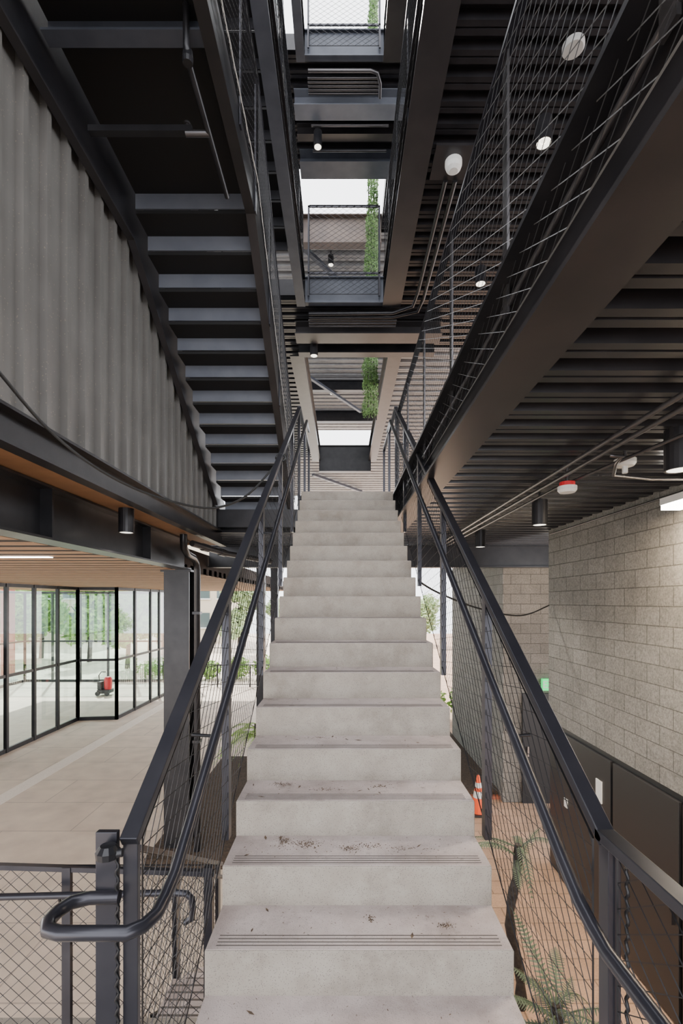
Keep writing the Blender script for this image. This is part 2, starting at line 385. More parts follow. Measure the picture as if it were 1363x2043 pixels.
# leaf litter
m=MB()
for i in range(700):
    k=random.choice([-1,0,0,0,1,1,1,1,2,2,2,3,3,4,5,6]); d=1.88+T*k+random.uniform(.05,.275); x=random.uniform(-.5,.63); z=-1.38+R*k+.0028
    a=random.uniform(0,6.28); l=random.uniform(.003,.012)*(2.2 if random.random()<.06 else .6); ww=l*random.uniform(.08,.35)
    ca,sa=math.cos(a),math.sin(a)
    m.add([(x-ca*l,d-sa*l,z),(x-sa*ww,d+ca*ww,z+.001),(x+ca*l,d+sa*l,z+.001),(x+sa*ww,d-ca*ww,z)],[(0,1,2,3)])
for (px,k,sx,sp,n) in ((565,1,.014,.02,110),(612,1,.035,.02,150),(695,1,.02,.012,90),(730,1,.05,.012,70),(890,0,.02,.01,60),(740,0,.012,.014,40),(560,2,.03,.014,90),(650,2,.04,.012,60),(760,2,.02,.014,70),(640,3,.05,.01,60),(800,1,.04,.012,40),(590,1,.09,.03,70)):
    d=1.88+T*k+random.uniform(.13,.23); x=(px-CX)*d/F; z=-1.38+R*k+.0028
    for j in range(n):
        xx=x+random.gauss(0,sx);dd=d+random.gauss(0,sp);dd=min(max(dd,1.9+T*k),1.87+T*k+T);l=random.uniform(.001,.0036)
        m.add([(xx-l,dd,z),(xx,dd+l,z+.001),(xx+l,dd,z+.001),(xx,dd-l,z)],[(0,1,2,3)])
tag(m.build('leaf_litter',M['litter']),'dry leaf bits scattered on the concrete steps','leaf litter',kind='stuff')
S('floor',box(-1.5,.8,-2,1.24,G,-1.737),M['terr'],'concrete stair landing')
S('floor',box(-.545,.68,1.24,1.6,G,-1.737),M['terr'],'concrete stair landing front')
# ------------------------------------------------------------------ guards
def rail_h(off): return lambda d: off+.636*d
ztop=rail_h(-1.53); zhand=rail_h(-1.67); znose=rail_h(-2.576)
def main_guard(label,x,xh,side):
    o=thing('stair_guard',label,'railing',(x,3.9,-1.9))
    d0,d1=1.36,6.66
    MB().bar((x,d0-.02,ztop(d0-.02)),(x,d1,ztop(d1)),.05,.032).build('top_rail',M['rail'],o,.003)
    MB().bar((x,d1-.02,ztop(d1)),(x,8.6,ztop(d1)),.05,.032).build('top_rail',M['rail'],o,.003)
    for d in (2.47,3.54,4.63,5.7,6.62):
        box(x-.018,x+.018,d-.028,d+.028,znose(d)-.22,ztop(d)-.01).build('post',M['rail'],o)
    for d in (7.6,8.55): box(x-.018,x+.018,d-.025,d+.025,Z2,ztop(d1)).build('post',M['rail'],o)
    MB().net((x-side*.012,1.4,znose(1.4)-.14),(0,5.2,5.2*.636),(0,0,1.13),.135,.085,.0017).build('wire_mesh',M['wire'],o)
    return o
gl=main_guard('left guard of the concrete stair, ending in two flat newels and a looped handrail',-.60,-.48,-1)
gr=main_guard('right guard of the concrete stair with sloping black rail, level at the bottom',.75,.65,1)
x=-.485
zq=-.822
pts=[(x,6.9,zhand(6.5)),(x,6.5,zhand(6.5)),(x,3,zhand(3)),(x,1.5,zhand(1.5)),(x,1.38,zhand(1.38)+.003),(x,1.30,zq+.012),(x-.004,1.25,zq),(x-.02,1.205,zq),(x-.05,1.18,zq),(-.70,1.18,zq),(-.735,1.19,zq),(-.755,1.22,zq),(-.755,1.26,zq),(-.74,1.30,zq),(-.70,1.32,zq),(-.62,1.325,zq)]
MB().tube(pts,.018,14).build('handrail',M['rail'],gl)
for d in (1.9,3.54,5.7):
    MB().tube([(-.60,d,zhand(d)-.07),(-.52,d,zhand(d)-.075),(-.485,d,zhand(d)-.05),(-.485,d,zhand(d))],.007,8).build('bracket',M['steel'],gl)
box(-.62,-.578,1.345,1.365,-1.95,ztop(1.35)+.005).build('newel',M['rail'],gl,.002)
box(-.69,-.630,1.33,1.35,-1.95,-.645).build('newel',M['rail'],gl,.002)
pp=[];zz=-1.8
while zz<-.68: pp.append((-.626+.005*math.sin(zz*160),1.325,zz));zz+=.01
MB().tube(pp,.004,6).build('lacing',M['wire'],gl)
MB().lathe((-.64,1.30,-.70),[(.0,0),(.03,.002),(.032,.02),(.02,.035),(0,.036)],12).tube([(-.66,1.29,-.69),(-.60,1.30,-.685)],.012,8).build('clamp',M['steel'],gl)
x=.655
pts=[(x,6.9,zhand(6.5)),(x,6.5,zhand(6.5)),(x,3,zhand(3)),(x,1.42,zhand(1.42)),(x,1.31,zhand(1.31)+.006),(x+.002,1.25,zhand(1.25)+.02),(x+.004,1.18,zhand(1.25)),(x+.004,-.6,zhand(1.25)-.0)]
MB().tube(pts,.019,14).build('handrail',M['rail'],gr)
for d in (1.9,3.54,5.7):
    MB().tube([(.75,d,zhand(d)-.07),(.69,d,zhand(d)-.075),(.655,d,zhand(d)-.05),(.655,d,zhand(d))],.007,8).build('bracket',M['steel'],gr)
box(.732,.768,1.31,1.36,-1.95,ztop(1.35)-.01).build('newel',M['rail'],gr,.002)
MB().bar((.75,1.37,ztop(1.36)),(.75,-.8,ztop(1.36)),.05,.032).build('top_rail',M['rail'],gr,.003)
MB().net((.752,-.5,-1.75),(0,1.8,0),(0,0,1.05),.10,.07,.0016).build('wire_mesh',M['wire'],gr)
m=MB();zz=-1.8
pp=[]
while zz<-.72: pp.append((.778,1.30+.006*math.sin(zz*160),zz));zz+=.01
m.tube(pp,.005,6).build('lacing',M['wire'],gr)
# level guard across the lower landing, bottom left, behind the newel
DG=2.5
o=thing('landing_guard','level guard with cable net and round handrail at the bottom left, behind the thick newel','railing',(-1.4,DG,-2.7))
MB().bar((-2.3,DG,-1.375),(-.67,DG,-1.425),.03,.025).build('top_rail',M['rail'],o)
for x,zb in ((-1.44,-2.75),(-.70,-2.75),(-2.2,-2.75)): box(x-.022,x+.022,DG-.02,DG+.005,zb,-1.39).build('post',M['rail'],o)
MB().net((-2.3,DG+.01,-2.7),(1.62,0,0),(0,0,1.31),.085,.078,.0020).build('wire_mesh',M['wire'],o)
MB().tube([(-2.3,DG-.08,-1.515),(-.86,DG-.08,-1.48),(-.79,DG-.08,-1.485),(-.765,DG-.08,-1.51),(-.76,DG-.08,-1.56),(-.765,DG-.08,-1.61),(-.80,DG-.08,-1.63)],.017,10).build('handrail',M['rail'],o)
for x in (-2.0,-1.44): MB().tube([(x,DG,-1.58),(x,DG-.06,-1.58),(x,DG-.08,-1.5)],.007,6).build('bracket',M['steel'],o)
# lower flight ------------------------------------------------------
lf=thing('lower_stair','narrow lower flight of ribbed steps going down beside the concrete stair','stair',(-.9,3.8,G))
for i in range(3,12):
    d=1.95+T*i; z=-1.914-R*i
    if z-R<G-.05: break
    s_=box(-1.10,-.64,d,d+T+.02,z-.16,z).build('step',M['tread'],lf)
    g=MB()
    for k in range(5): g.box(-1.09,-.65,d+.02+k*.055,d+.03+k*.055,z,z+.004)
    g.build('grip_strip',M['groove'],s_)
for x in (-1.115,-.625): MB().prism([(2.79,-2.75),(2.79,-2.42),(5.2,-3.95),(5.2,G),(4.85,G)],'x',x-.012,x+.012).build('stringer',M['steel'],lf)
S('floor',box(-2.4,-.64,2.45,2.78,G,-2.43),M['terr'],'concrete end of the lower landing')
o=thing('lower_guard','descending guard with cable net on the lower flight, left of the concrete stair','railing',(-1.15,3.8,G))
def zl(d): return -1.38-.6*(d-2.67)
MB().bar((-1.15,2.67,zl(2.67)),(-1.15,4.5,zl(4.5)),.045,.03).build('top_rail',M['rail'],o)
for d in (3.3,4.4): box(-1.165,-1.135,d-.04,d+.04,zl(d)-1.25,zl(d)).build('post',M['rail'],o)
MB().net((-1.15,2.67,zl(2.67)-1.1),(0,1.8,-1.08),(0,0,1.08),.07,.06,.0016).build('wire_mesh',M['wire'],o)
MB().tube([(-1.06,2.7,zl(2.7)-.13),(-1.06,4.3,zl(4.3)-.13),(-1.06,4.42,zl(4.4)-.17),(-1.06,4.44,zl(4.4)-.4)],.016,10).build('handrail',M['rail'],o)
# level guards -----------------------------------------------------
def level_guard_y(label,x,y0,y1,zf,posts,zb=-.2,h=1.06,wm='stwire',cu=.15,cv=.08,r=.0018):
    o=thing('floor_guard',label,'railing',(x,(y0+y1)/2,zf))
    MB().bar((x,y0,zf+h),(x,y1,zf+h),.05,.02).build('top_rail',M['rail'],o)
    for d in posts: box(x-.006,x+.006,d-.03,d+.03,zf-.15,zf+h).build('post',M['conduit'] if wm=='stwire' else M['rail'],o)
    MB().net((x-math.copysign(.02,x),y0,zf+zb),(0,y1-y0,0),(0,0,h-zb),cu,cv,r).build('wire_mesh',M[wm],o)
    return o
g2=level_guard_y('long level guard with grey cable net on the right, above the charcoal edge beam',.757,-1,6.5,Z2,(1.1,2.2,3.3,4.4,5.5,6.4),-.25)
MB().tube([(.762,-1,1.36),(.762,6.5,1.36)],.013,8).build('lower_tube',M['conduit'],g2)
g3=level_guard_y('upper right guard with dark cable net beside the sky opening',.757,-1,8.3,Z3,(1.1,2.2,3.3,4.4,5.5,6.6,7.7),-.1,wm='wire')
g4=level_guard_y('upper left guard with dark cable net beside the sky opening',-.70,-1,8.3,Z3,(1.1,2.2,3.3,4.4,5.5,6.6,7.7),-.1,wm='wire')
def end_guard(label,y,zf,h):
    o=thing('bridge_guard',label,'railing',(.04,y,zf))
    f=MB();f.box(-.6,.66,y-.02,y,zf+h-.03,zf+h);f.box(-.6,.66,y-.02,y,zf,zf+.03);f.build('rail',M['rail'],o)
    for x in (-.6,.63): box(x,x+.03,y-.02,y,zf-.38,zf+h).build('post',M['rail'],o)
    MB().net((-.57,y-.025,zf-.36),(1.2,0,0),(0,0,h+.36),.13,.085,.0026).build('wire_mesh',M['wire'],o)
end_guard('mesh panel guard of the bridge above the stair top',8.3,Z3,1.19)
end_guard('mesh panel guard of the topmost bridge, below the white sky',8.2,Z4,1.19)
# ------------------------------------------------------------------ hanging steel stair on the left (rises towards the camera)
XL,XI,XJ,XR=-1.97,-1.905,-.885,-.80
def steel_stair(label):
    o=thing('steel_stair',label,'stair',(-1.41,5.5,Z2))
    n=13
    for i in range(n):
        z=Z2+R*(i+1); d=7.75-T*i
        if i<n-1:
            t_=box(XI,XJ,d-T,d+.01,z-.03,z).build('tread',M['soffit'],o)
            box(XI,XJ,d-.006,d+.008,z-R+.01,z-.03).build('riser',M['riser'],t_)
    zl_=Z2+R*n; dl=7.75-T*(n-1)
    lp=box(XI,XJ,2.55,dl+.02,zl_-.03,zl_).build('landing_plate',M['soffit'],o)
    box(XI,XJ,dl-.006,dl+.008,zl_-R+.01,zl_-.03).build('riser',M['riser'],lp)
    box(XI,XJ,3.08,3.1,zl_-.17,zl_-.03).box(XI,XJ,3.0,3.1,zl_-.18,zl_-.165).build('cross_channel',M['blue'],o)
    box(XI,XJ,2.53,2.55,zl_-.2,zl_).build('cross_channel',M['steel'],o)
    for xa,xb,fl,lo in ((XL,XL+.02,(XL,XI),-.46),(XR-.02,XR,(XJ,XR),-.22)):
        de=dl-.02+(zl_+lo-Z2)/.636
        MB().prism([(8.05,Z2),(8.05,Z2+.03),(dl+.28,zl_+.06),(2.5,zl_+.06),(2.5,zl_+lo),(dl-.02,zl_+lo),(de,Z2)],'x',xa,xb).build('stringer',M['steel'],o)
        f=MB()
        f.bar(((fl[0]+fl[1])/2,de,Z2+.01),((fl[0]+fl[1])/2,dl-.02,zl_+lo),fl[1]-fl[0],.016)
        f.box(fl[0],fl[1],2.5,dl-.02,zl_+lo-.008,zl_+lo+.008)
        f.build('flange',M['brown'],o)
    xg=XR+.01
    MB().bar((xg,7.8,Z2+1.05),(xg,dl,zl_+1.05),.04,.014).bar((xg,dl,zl_+1.05),(xg,2.5,zl_+1.05),.04,.014).build('top_rail',M['rail'],o)
    for i in range(5):
        d=7.7-i*.84; z=Z2+(7.75-d)*.636
        box(xg-.006,xg+.006,d-.025,d+.025,z-.1,z+1.05).build('post',M['rail'],o)
    for d in (3.7,2.7): box(xg-.006,xg+.006,d-.025,d+.025,zl_-.1,zl_+1.05).build('post',M['rail'],o)
    xm=xg+.012
    MB().net((xm,dl,zl_-.02),(0,7.8-dl,-(7.8-dl)*.636),(0,0,1.06),.11,.07,.0019).net((xm,2.5,zl_-.02),(0,dl-2.5,0),(0,0,1.06),.11,.07,.0019).build('wire_mesh',M['wire'],o)
    pp=[];t=0
    while t<=1: d=dl+(7.8-dl)*t; pp.append((xm,d,zl_+.08-(d-dl)*.636+.008*math.sin(t*140)));t+=.006
    pp=[(xm,2.5+(dl-2.5)*k/40,zl_+.08+.008*math.sin(k*1.2)) for k in range(40)]+pp
    MB().tube(pp,.006,5).build('lacing',M['rope'],o)
    return o
us=steel_stair('black steel stair hanging on the left, seen from below, next to the ribbed grey wall')
u2=dup(us,(0,0,Z3-Z2),'second black steel stair higher up, glimpsed behind the mesh of the lower one')
for c in u2.children_recursive:
    if c.name.startswith('riser') or c.name.startswith('cross'):
        c.material_slots[0].link='OBJECT'; c.material_slots[0].material=M['steel']
# sprinkler pipe under its landing
o=thing('sprinkler_pipe','dark sprinkler pipe with silver fitting under the hanging stair landing','pipe',(-1.0,3.6,3.4))
zz=3.44
MB().tube([(-.98,2.98,zz+.30),(-.98,2.99,zz+.05),(-.98,3.03,zz),(-.98,4.05,zz)],.02,10).build('pipe',M['steel'],o)
MB().bar((-1.86,3.5,zz+.02),(-1.1,3.5,zz+.02),.05,.045).build('strut',M['steel'],o)
MB().lathe((-.98,3.02,zz-.03),[(0,0),(.03,0),(.035,.03),(.03,.08),(0,.08)],12).build('elbow',M['steel'],o)
MB().tube([(-1.15,3.5,zz),(-.98,3.5,zz)],.024,10).tube([(-1.14,3.5,zz),(-1.14,3.5,zz+.06)],.016,8).lathe((-1.14,3.5,zz+.06),[(0,0),(.025,0),(.025,.015),(0,.015)],10).build('fitting',M['conduit'],o,label='silver pipe fitting')
o=thing('pipe_stub','short pipe stub with elbow below the hanging stair treads','pipe',(-1.2,6.6,2.5))
MB().tube([P(552,838,6.6),P(520,838,6.6),P(519,830,6.6)],.018,8).build('pipe',M['conduit'],o)
# ------------------------------------------------------------------ columns and downpipe
o=thing('steel_column','thick black steel column on the left of the stair, holding up the slat ceiling beam','column',(-2.62,7.7,G))
box(-2.82,-2.42,7.52,7.545,G,.5).build('flange',M['steel'],o); box(-2.82,-2.42,7.88,7.905,G,.5).build('flange',M['steel'],o); box(-2.63,-2.61,7.545,7.88,G,.5).build('web',M['steel'],o)
box(-2.9,-2.34,7.44,7.98,G,G+.03).build('base_plate',M['steel'],o); box(-2.86,-2.38,7.48,7.94,.47,.5).build('cap_plate',M['steel'],o)
o=thing('downpipe','black rain downpipe with bend beside the thick steel column','pipe',(-2.27,7.5,G))
MB().tube([(-2.2,6.6,.93),(-2.2,6.6,.85),(-2.21,6.65,.75),(-2.23,6.85,.68),(-2.25,7.2,.66),(-2.27,7.4,.6),(-2.27,7.45,.5),(-2.27,7.45,G)],.05,12).build('pipe',M['steel'],o)
for z in (-.2,-2.2): box(-2.33,-2.21,7.39,7.51,z,z+.04).build('clamp',M['steel'],o)
o=thing('branch_pipe','silver-grey pipe with couplings under the floor left of the stair','pipe',(-1.95,7.3,.85))
MB().tube([(-2.12,6.72,.82),(-1.85,7.5,.76),(-1.3,8.6,.72)],.045,12).build('pipe',M['conduit'],o)
MB().tube([(-2.05,6.97,.80),(-2.0,7.1,.79)],.058,12).tube([(-1.9,7.37,.77),(-1.85,7.5,.76)],.058,12).build('coupling',M['conduit'],o)
for (px,d,lb) in ((521,12.0,'slim dark steel post far behind the left guard of the concrete stair'),(548,13.5,'slimmer dark post farther back, left of the concrete steps')):
    x=(px-CX)*d/F
    o=thing('steel_post',lb,'column',(x,d,G)); box(x-.1,x+.1,d-.1,d+.1,G,1.09).build('shaft',M['steel'],o); box(x-.17,x+.17,d-.17,d+.17,G,G+.03).build('base_plate',M['steel'],o)
# ------------------------------------------------------------------ glass walls
def gwall(idx,pts,label,horiz=-2.0,top=.49,door=None):
    root=thing('window_%d'%idx,label,'window',(pts[0][0],pts[0][1],G)); root['kind']='structure'
    del root['category']
    f=MB()
    for i,(x,y) in enumerate(pts):
        f.box(x-.045,x+.045,y-.045,y+.045,G,top)
    for (a,b) in zip(pts[:-1],pts[1:]):
        for z,hh in ((G+.06,.12),(horiz,.08),(top-.05,.10)): f.bar((a[0],a[1],z),(b[0],b[1],z),.06,hh)
    f.build('frame',M['steel'],root)
    for i,(a,b) in enumerate(zip(pts[:-1],pts[1:])):
        p=MB()
        p.add([(a[0],a[1],G+.05),(b[0],b[1],G+.05),(b[0],b[1],top),(a[0],a[1],top)],[(0,1,2,3)])
        p.build('pane',M['glass'],root)
    if door:
        for (x,y) in door: MB().tube([(x+.06,y,G+.9),(x+.09,y,G+.9),(x+.09,y,G+1.35),(x+.06,y,G+1.35)],.012,8).build('handle',M['steel'],root)
    return root
gwall(1,[(-9,y) for y in (8.15,9.3,10.45,11.6,12.75,13.9,15.05,16.2)],'near glazed wall with black frames')
gwall(2,[(-9,16.2),(-7.75,16.35)],'short glazed return wall')
gwall(3,[(-7.75,16.35),(-7.72,17.7),(-7.7,19.1),(-7.68,19.95),(-7.66,20.8)],'far glazed wall with doors',door=((-7.69,19.8),(-7.69,20.1)))
gwall(4,[(-16,y) for y in (14,16,18,20,22,24)],'back glazing of the glass pavilion')
gwall(5,[(x,24) for x in (-16,-14.6,-13.2,-11.8,-10.4,-9.0,-7.66)],'far end glazing of the glass pavilion')
S('wall_pavilion',box(-10.5,-9.1,11.2,12.4,G,-1.2),M['panel'],'dark service panel inside the pavilion')
# ------------------------------------------------------------------ lights
def downlight(x,y,zb,zt,label,group=None,r=.075,h=.25,name='downlight'):
    o=thing(name,label,'light',(x,y,zb),group)
    MB().lathe((x,y,zb),[(r*.85,.03),(r*.85,0),(r,0),(r,h),(r*.5,h+.01),(0,h+.01)],20).build('housing',M['steel'],o)
    MB().lathe((x,y,zb+.03),[(0,0),(r*.84,0)],20).lathe((x,y,zb+.002),[(r*.4,.02),(r*.82,0)],20).build('lens',M['lens'],o)
    if zt-zb>h: MB().tube([(x,y,zb+h),(x,y,zt)],.012,8).build('stem',M['steel'],o)
    return o
downlight(2.16,3.05,.84,1.12,'nearest black cylinder downlight at the right edge, above the block wall',r=.085,h=.26)
downlight(1.99,4.8,.77,1.12,'middle black cylinder downlight hanging left of the block wall top')
downlight(2.03,7.0,.80,1.12,'farthest small black cylinder downlight under the right deck')
downlight(-2.2,4.85,.70,.95,'black cylinder downlight under the plywood strip on the left',h=.245)
downlight(2.2,5.2,5.0,5.36,'black pendant downlight with glowing lens, upper right under the high deck',r=.09)
downlight(2.18,7.5,5.0,5.36,'black pendant downlight farther back, behind the grey cable net on the right',r=.085)
downlight(-.48,9.35,8.92,9.55,'black pendant downlight under the topmost bridge',r=.08,h=.3)
downlight(-.57,9.6,4.95,5.36,'black downlight under the bridge just above the stair top',r=.08,h=.28)
downlight(-.31,12.95,9.15,9.55,'tiny pendant light seen behind the upper mesh panel guard',r=.08,h=.25)
downlight(-.46,21.,9.15,9.55,'tiny far pendant light next to the diagonal rod',r=.09,h=.3)
o=thing('ceiling_disc','round white ceiling disc at upper right','ceiling fixture',(2.18,4.49,5.2)); MB().lathe((2.18,4.49,5.2),[(0,0),(.085,0),(.1,.015),(.1,.05),(0,.05)],24).build('cover',M['offwhite'],o); MB().tube([(2.18,4.49,5.25),(2.18,4.49,5.34)],.02,8).build('stem',M['steel'],o)
o=thing('wireless_dome','white dome device on a dark square ceiling plate','ceiling fixture',(1.32,5.65,5.1))
box(1.08,1.56,5.45,5.9,5.22,5.25).build('plate',M['brown'],o); MB().lathe((1.32,5.65,5.10),[(0,0),(.05,.003),(.085,.03),(.1,.07),(.1,.12),(0,.12)],22).build('dome',M['white'],o)
box(1.25,1.39,5.6,5.7,5.25,5.335).build('mount',M['steel'],o)
o=thing('wall_strip_light','bright white strip light at the top of the right block wall','light',(3.0,4.1,.83))
box(2.88,3.06,2.6,4.32,.87,.93).build('housing',M['white'],o); box(2.885,3.055,2.62,4.31,.825,.87).build('diffuser',M['led'],o); box(2.96,3.0,3.5,3.55,.93,1.1).build('bracket',M['steel'],o)
lamp('AREA',(2.98,3.4,.82),420,(1,.78,.54),shape='RECTANGLE',size=.13,size_y=1.6,rot=(0,math.radians(-30),0))
for (x,y,z,en) in ((2.16,3.05,.83,110),(1.99,4.8,.76,200),(2.03,7.0,.79,200),(-2.2,4.85,.69,50)):
    lamp('SPOT',(x,y,z),en,spot_size=2.1,spot_blend=.8,shadow_soft_size=.06)
lamp('POINT',(3.9,8.6,.4),30,shadow_soft_size=.1)
# fire devices
def dev(name,label,p,red):
    o=thing(name,label,'detector',(p.x,p.y,p.z-.05))
    MB().lathe(p+Vector((0,0,-.02)),[(0,0),(.06,0),(.075,.02),(.075,.05),(0,.05)],20).build('body',M['white'],o)
    MB().tube([p+Vector((0,0,.03)),(p.x,p.y,1.12)],.014,8).build('stem',M['conduit'],o)
    if red: MB().lathe(p+Vector((0,0,.03)),[(0,0),(.06,0),(.06,.035),(0,.035)],16).build('band',M['red'],o,label='red band')
    else: MB().tube([p+Vector((0,0,-.07)),p+Vector((0,0,-.02))],.02,8).build('sensor',M['white'],o)
dev('fire_alarm','white fire alarm with red band under the right deck',P(1132,978,3.9),True)
dev('smoke_detector','white smoke detector hanging near the right edge, under the deck pipes',P(1247,925,3.5),False)
# conduits
def conduit(label,pts,r=.013,m='conduit'):
    t=MB().tube(pts,r,8).build('conduit_pipe',M[m]); tag(t,label,'pipe')
conduit('inner long grey conduit under the right deck, nearest the charcoal beam',[(1.66,0,1.02),(1.72,8.2,1.02)],.016)
conduit('second long grey conduit under the right deck, beside the inner one',[(1.75,0,1.0),(1.78,8.6,1.0)],.016)
conduit('long grey conduit under the right deck passing the downlights',[(2.1,0,1.0),(2.08,2.6,1.0),(1.95,3.4,.99),(1.87,4.2,.99),(1.86,8.8,.99)],.013)
conduit('bent grey conduit branching towards the fire alarm',[(1.80,3.2,.98),(1.87,3.18,.97),(1.9,3.3,.96),(2.05,3.6,.955),(2.4,3.7,.95),(3.1,3.75,.97)],.013)
conduit('thin grey conduit along the top of the right block wall',[(3.187,0,1.03),(3.187,7.3,1.03)],.012)
conduit('left of the two dark pipes behind the white dome',[(1.28,5.9,5.22),(1.28,8.0,5.22),(1.24,8.35,5.18),(.9,8.5,5.15),(-.6,8.52,5.15)],.03,'steel')
conduit('right of the two dark pipes behind the white dome',[(1.40,5.9,5.22),(1.40,8.2,5.22),(1.35,8.5,5.18),(.9,8.62,5.15),(-.6,8.64,5.15)],.03,'steel')
for k in range(3): conduit(('front','middle','rear')[k]+' of three grey pipes crossing under the bridge above the stair top',[(-.62,8.74+k*.09,5.16),(1.0,8.74+k*.09,5.16)],.022,'conduit')
conduit('silver pipe crossing under the topmost bridge with a bend at its right end',[(-.6,8.36,9.32),(.5,8.36,9.32),(.62,8.38,9.3),(.68,8.5,9.25),(.69,8.7,9.2)],.03)
for k in range(5): conduit(('first','second','third','fourth','fifth')[k]+' pipe from the front in the conduit bundle under the topmost bridge',[(-.62,8.50+k*.065,9.34),(.66,8.50+k*.065,9.34)],.022)
conduit('thin pale pipe crossing at the downlight under the topmost bridge',[(-.6,9.25,9.25),(.9,9.25,9.25)],.025,'conduit')
conduit('thin dark pipe crossing behind the downlight under the topmost bridge',[(-.6,9.72,9.2),(.9,9.72,9.2)],.025,'steel')
def rod(label,a,b): 
    o=MB().bar(a,b,.12,.1).build('brace_rod',M['blue']); tag(o,label,'brace')
rod('diagonal grey brace rod under the far deck, seen just above the stair top opening',(-1.46,19,9.05),(.88,22.7,9.05))
rod('diagonal grey brace rod behind the upper mesh panel guard',(-1.0,12.6,9.35),(.1,14.2,9.35))
rod('diagonal grey brace rod under the farthest floor, straight above the stair top',(-1.2,19.5,5.2),(.9,22.5,5.2))
# cables
def smooth(pts,n=8):
    out=[];p=[pts[0]]+pts+[pts[-1]]
    for i in range(1,len(p)-2):
        for k in range(n):
            t=k/n;a,b,c,d=p[i-1],p[i],p[i+1],p[i+2]
            out.append(.5*((2*b)+(c-a)*t+(2*a-5*b+4*c-d)*t*t+(3*b-a-3*c+d)*t**3))
    out.append(pts[-1]);return out
c=[P(-40,700,2.45),P(0,745,2.62),P(90,850,2.95),P(180,925,3.2),P(270,975,3.5),P(360,1005,3.8),P(430,1013,4.05),P(490,990,4.3),P(535,945,4.5),P(556,917,4.6)]
c=smooth(c)+[Vector((-.60+.045*math.cos(a),4.63+.01*a/6,1.40+.035*math.sin(a))) for a in [3.1+k*.5 for k in range(26)]]
tag(MB().tube(c,.010,8).build('hanging_cable',M['rubber']),'black cable drooping from the ribbed wall to the left stair rail','cable')
c=smooth([P(836,1160,5.0),P(880,1185,5.3),P(960,1215,6.0),P(1040,1228,6.6),P(1095,1208,7.2)])
tag(MB().tube(c,.011,8).build('hanging_cable',M['rubber']),'black cable sagging from the right guard to the block wall end','cable')
# ------------------------------------------------------------------ small objects
cx,cd=2.6,9.1
o=thing('traffic_cone','orange traffic cone with white bands on the paving right of the stair','traffic cone',(cx,cd,G))
box(cx-.19,cx+.19,cd-.19,cd+.19,G,G+.035).build('base',M['rubber'],o,.01)
def rc(h): return .14-.115*h/.7
def conepart(a,b,e=0): return MB().lathe((cx,cd,G+.035),[(rc(a)+e,a),(rc(b)+e,b)],20)
MB().lathe((cx,cd,G+.035),[(rc(0),0),(rc(.68),.68),(rc(.68)*.6,.70),(0,.70)],20).build('cone_body',M['orange'],o)
for a,b in ((.28,.40),(.47,.56)): conepart(a,b,.003).build('band',M['white'],o)
x,d=-10.25,20.6
o=thing('cleaning_cart','red and black wheeled cleaning machine inside the glass pavilion','cart',(x,d,G))
MB().box(x-.26,x+.26,d-.25,d+.25,G+.1,G+.26).build('base',M['rubber'],o,.03)
MB().lathe((x+.12,d,G+.26),[(.14,0),(.16,.1),(.16,.46),(.11,.53),(0,.55)],18).build('tank',M['red'],o)
MB().tube([(x-.22,d,G+.26),(x-.28,d,G+.85),(x-.18,d,G+1.0),(x+.02,d,G+1.0)],.02,8).build('handle',M['rubber'],o)
for sx in (-.2,.2): MB().tube([(x+sx,d-.3,G+.11),(x+sx,d-.24,G+.11)],.10,14).build('wheel',M['rubber'],o)
MB().box(x-.26,x-.08,d-.2,d+.2,G+.26,G+.6).build('bucket',M['rubber'],o,.02)
# exit sign
o=thing('exit_sign','glowing green exit sign by the dark door behind the block wall','sign',(4.2,9.45,-1.75))
box(4.0,4.4,9.5,9.58,-1.78,-1.55).build('housing',M['exit'],o)
cu=bpy.data.curves.new('t','FONT');cu.body='EXIT';cu.size=.2;cu.extrude=.004;cu.align_x='CENTER'
to=bpy.data.objects.new('t',cu);C.objects.link(to);bpy.context.view_layer.update()
me=bpy.data.meshes.new_from_object(to.evaluated_get(bpy.context.evaluated_depsgraph_get()));bpy.data.objects.remove(to)
me.materials.clear();me.materials.append(M['white']);lo=bpy.data.objects.new('lettering',me);C.objects.link(lo);lo.parent=o;lo.rotation_euler=(math.pi/2,0,0);lo.location=(0,.044,.025)
for (px,py,wd,hh,lb) in ((1195,1578,.13,.27,'larger white notice on the dark door panel under the block wall'),(1129,1602,.09,.12,'small white notice on the dark panel, left of the larger notice')):
    d=3.17*F/(px-CX);z=-(py-HY)*d/F
    o=box(3.165,3.178,d-wd/2,d+wd/2,z-hh/2,z+hh/2).build('notice',M['white']);tag(o,lb,'sign')
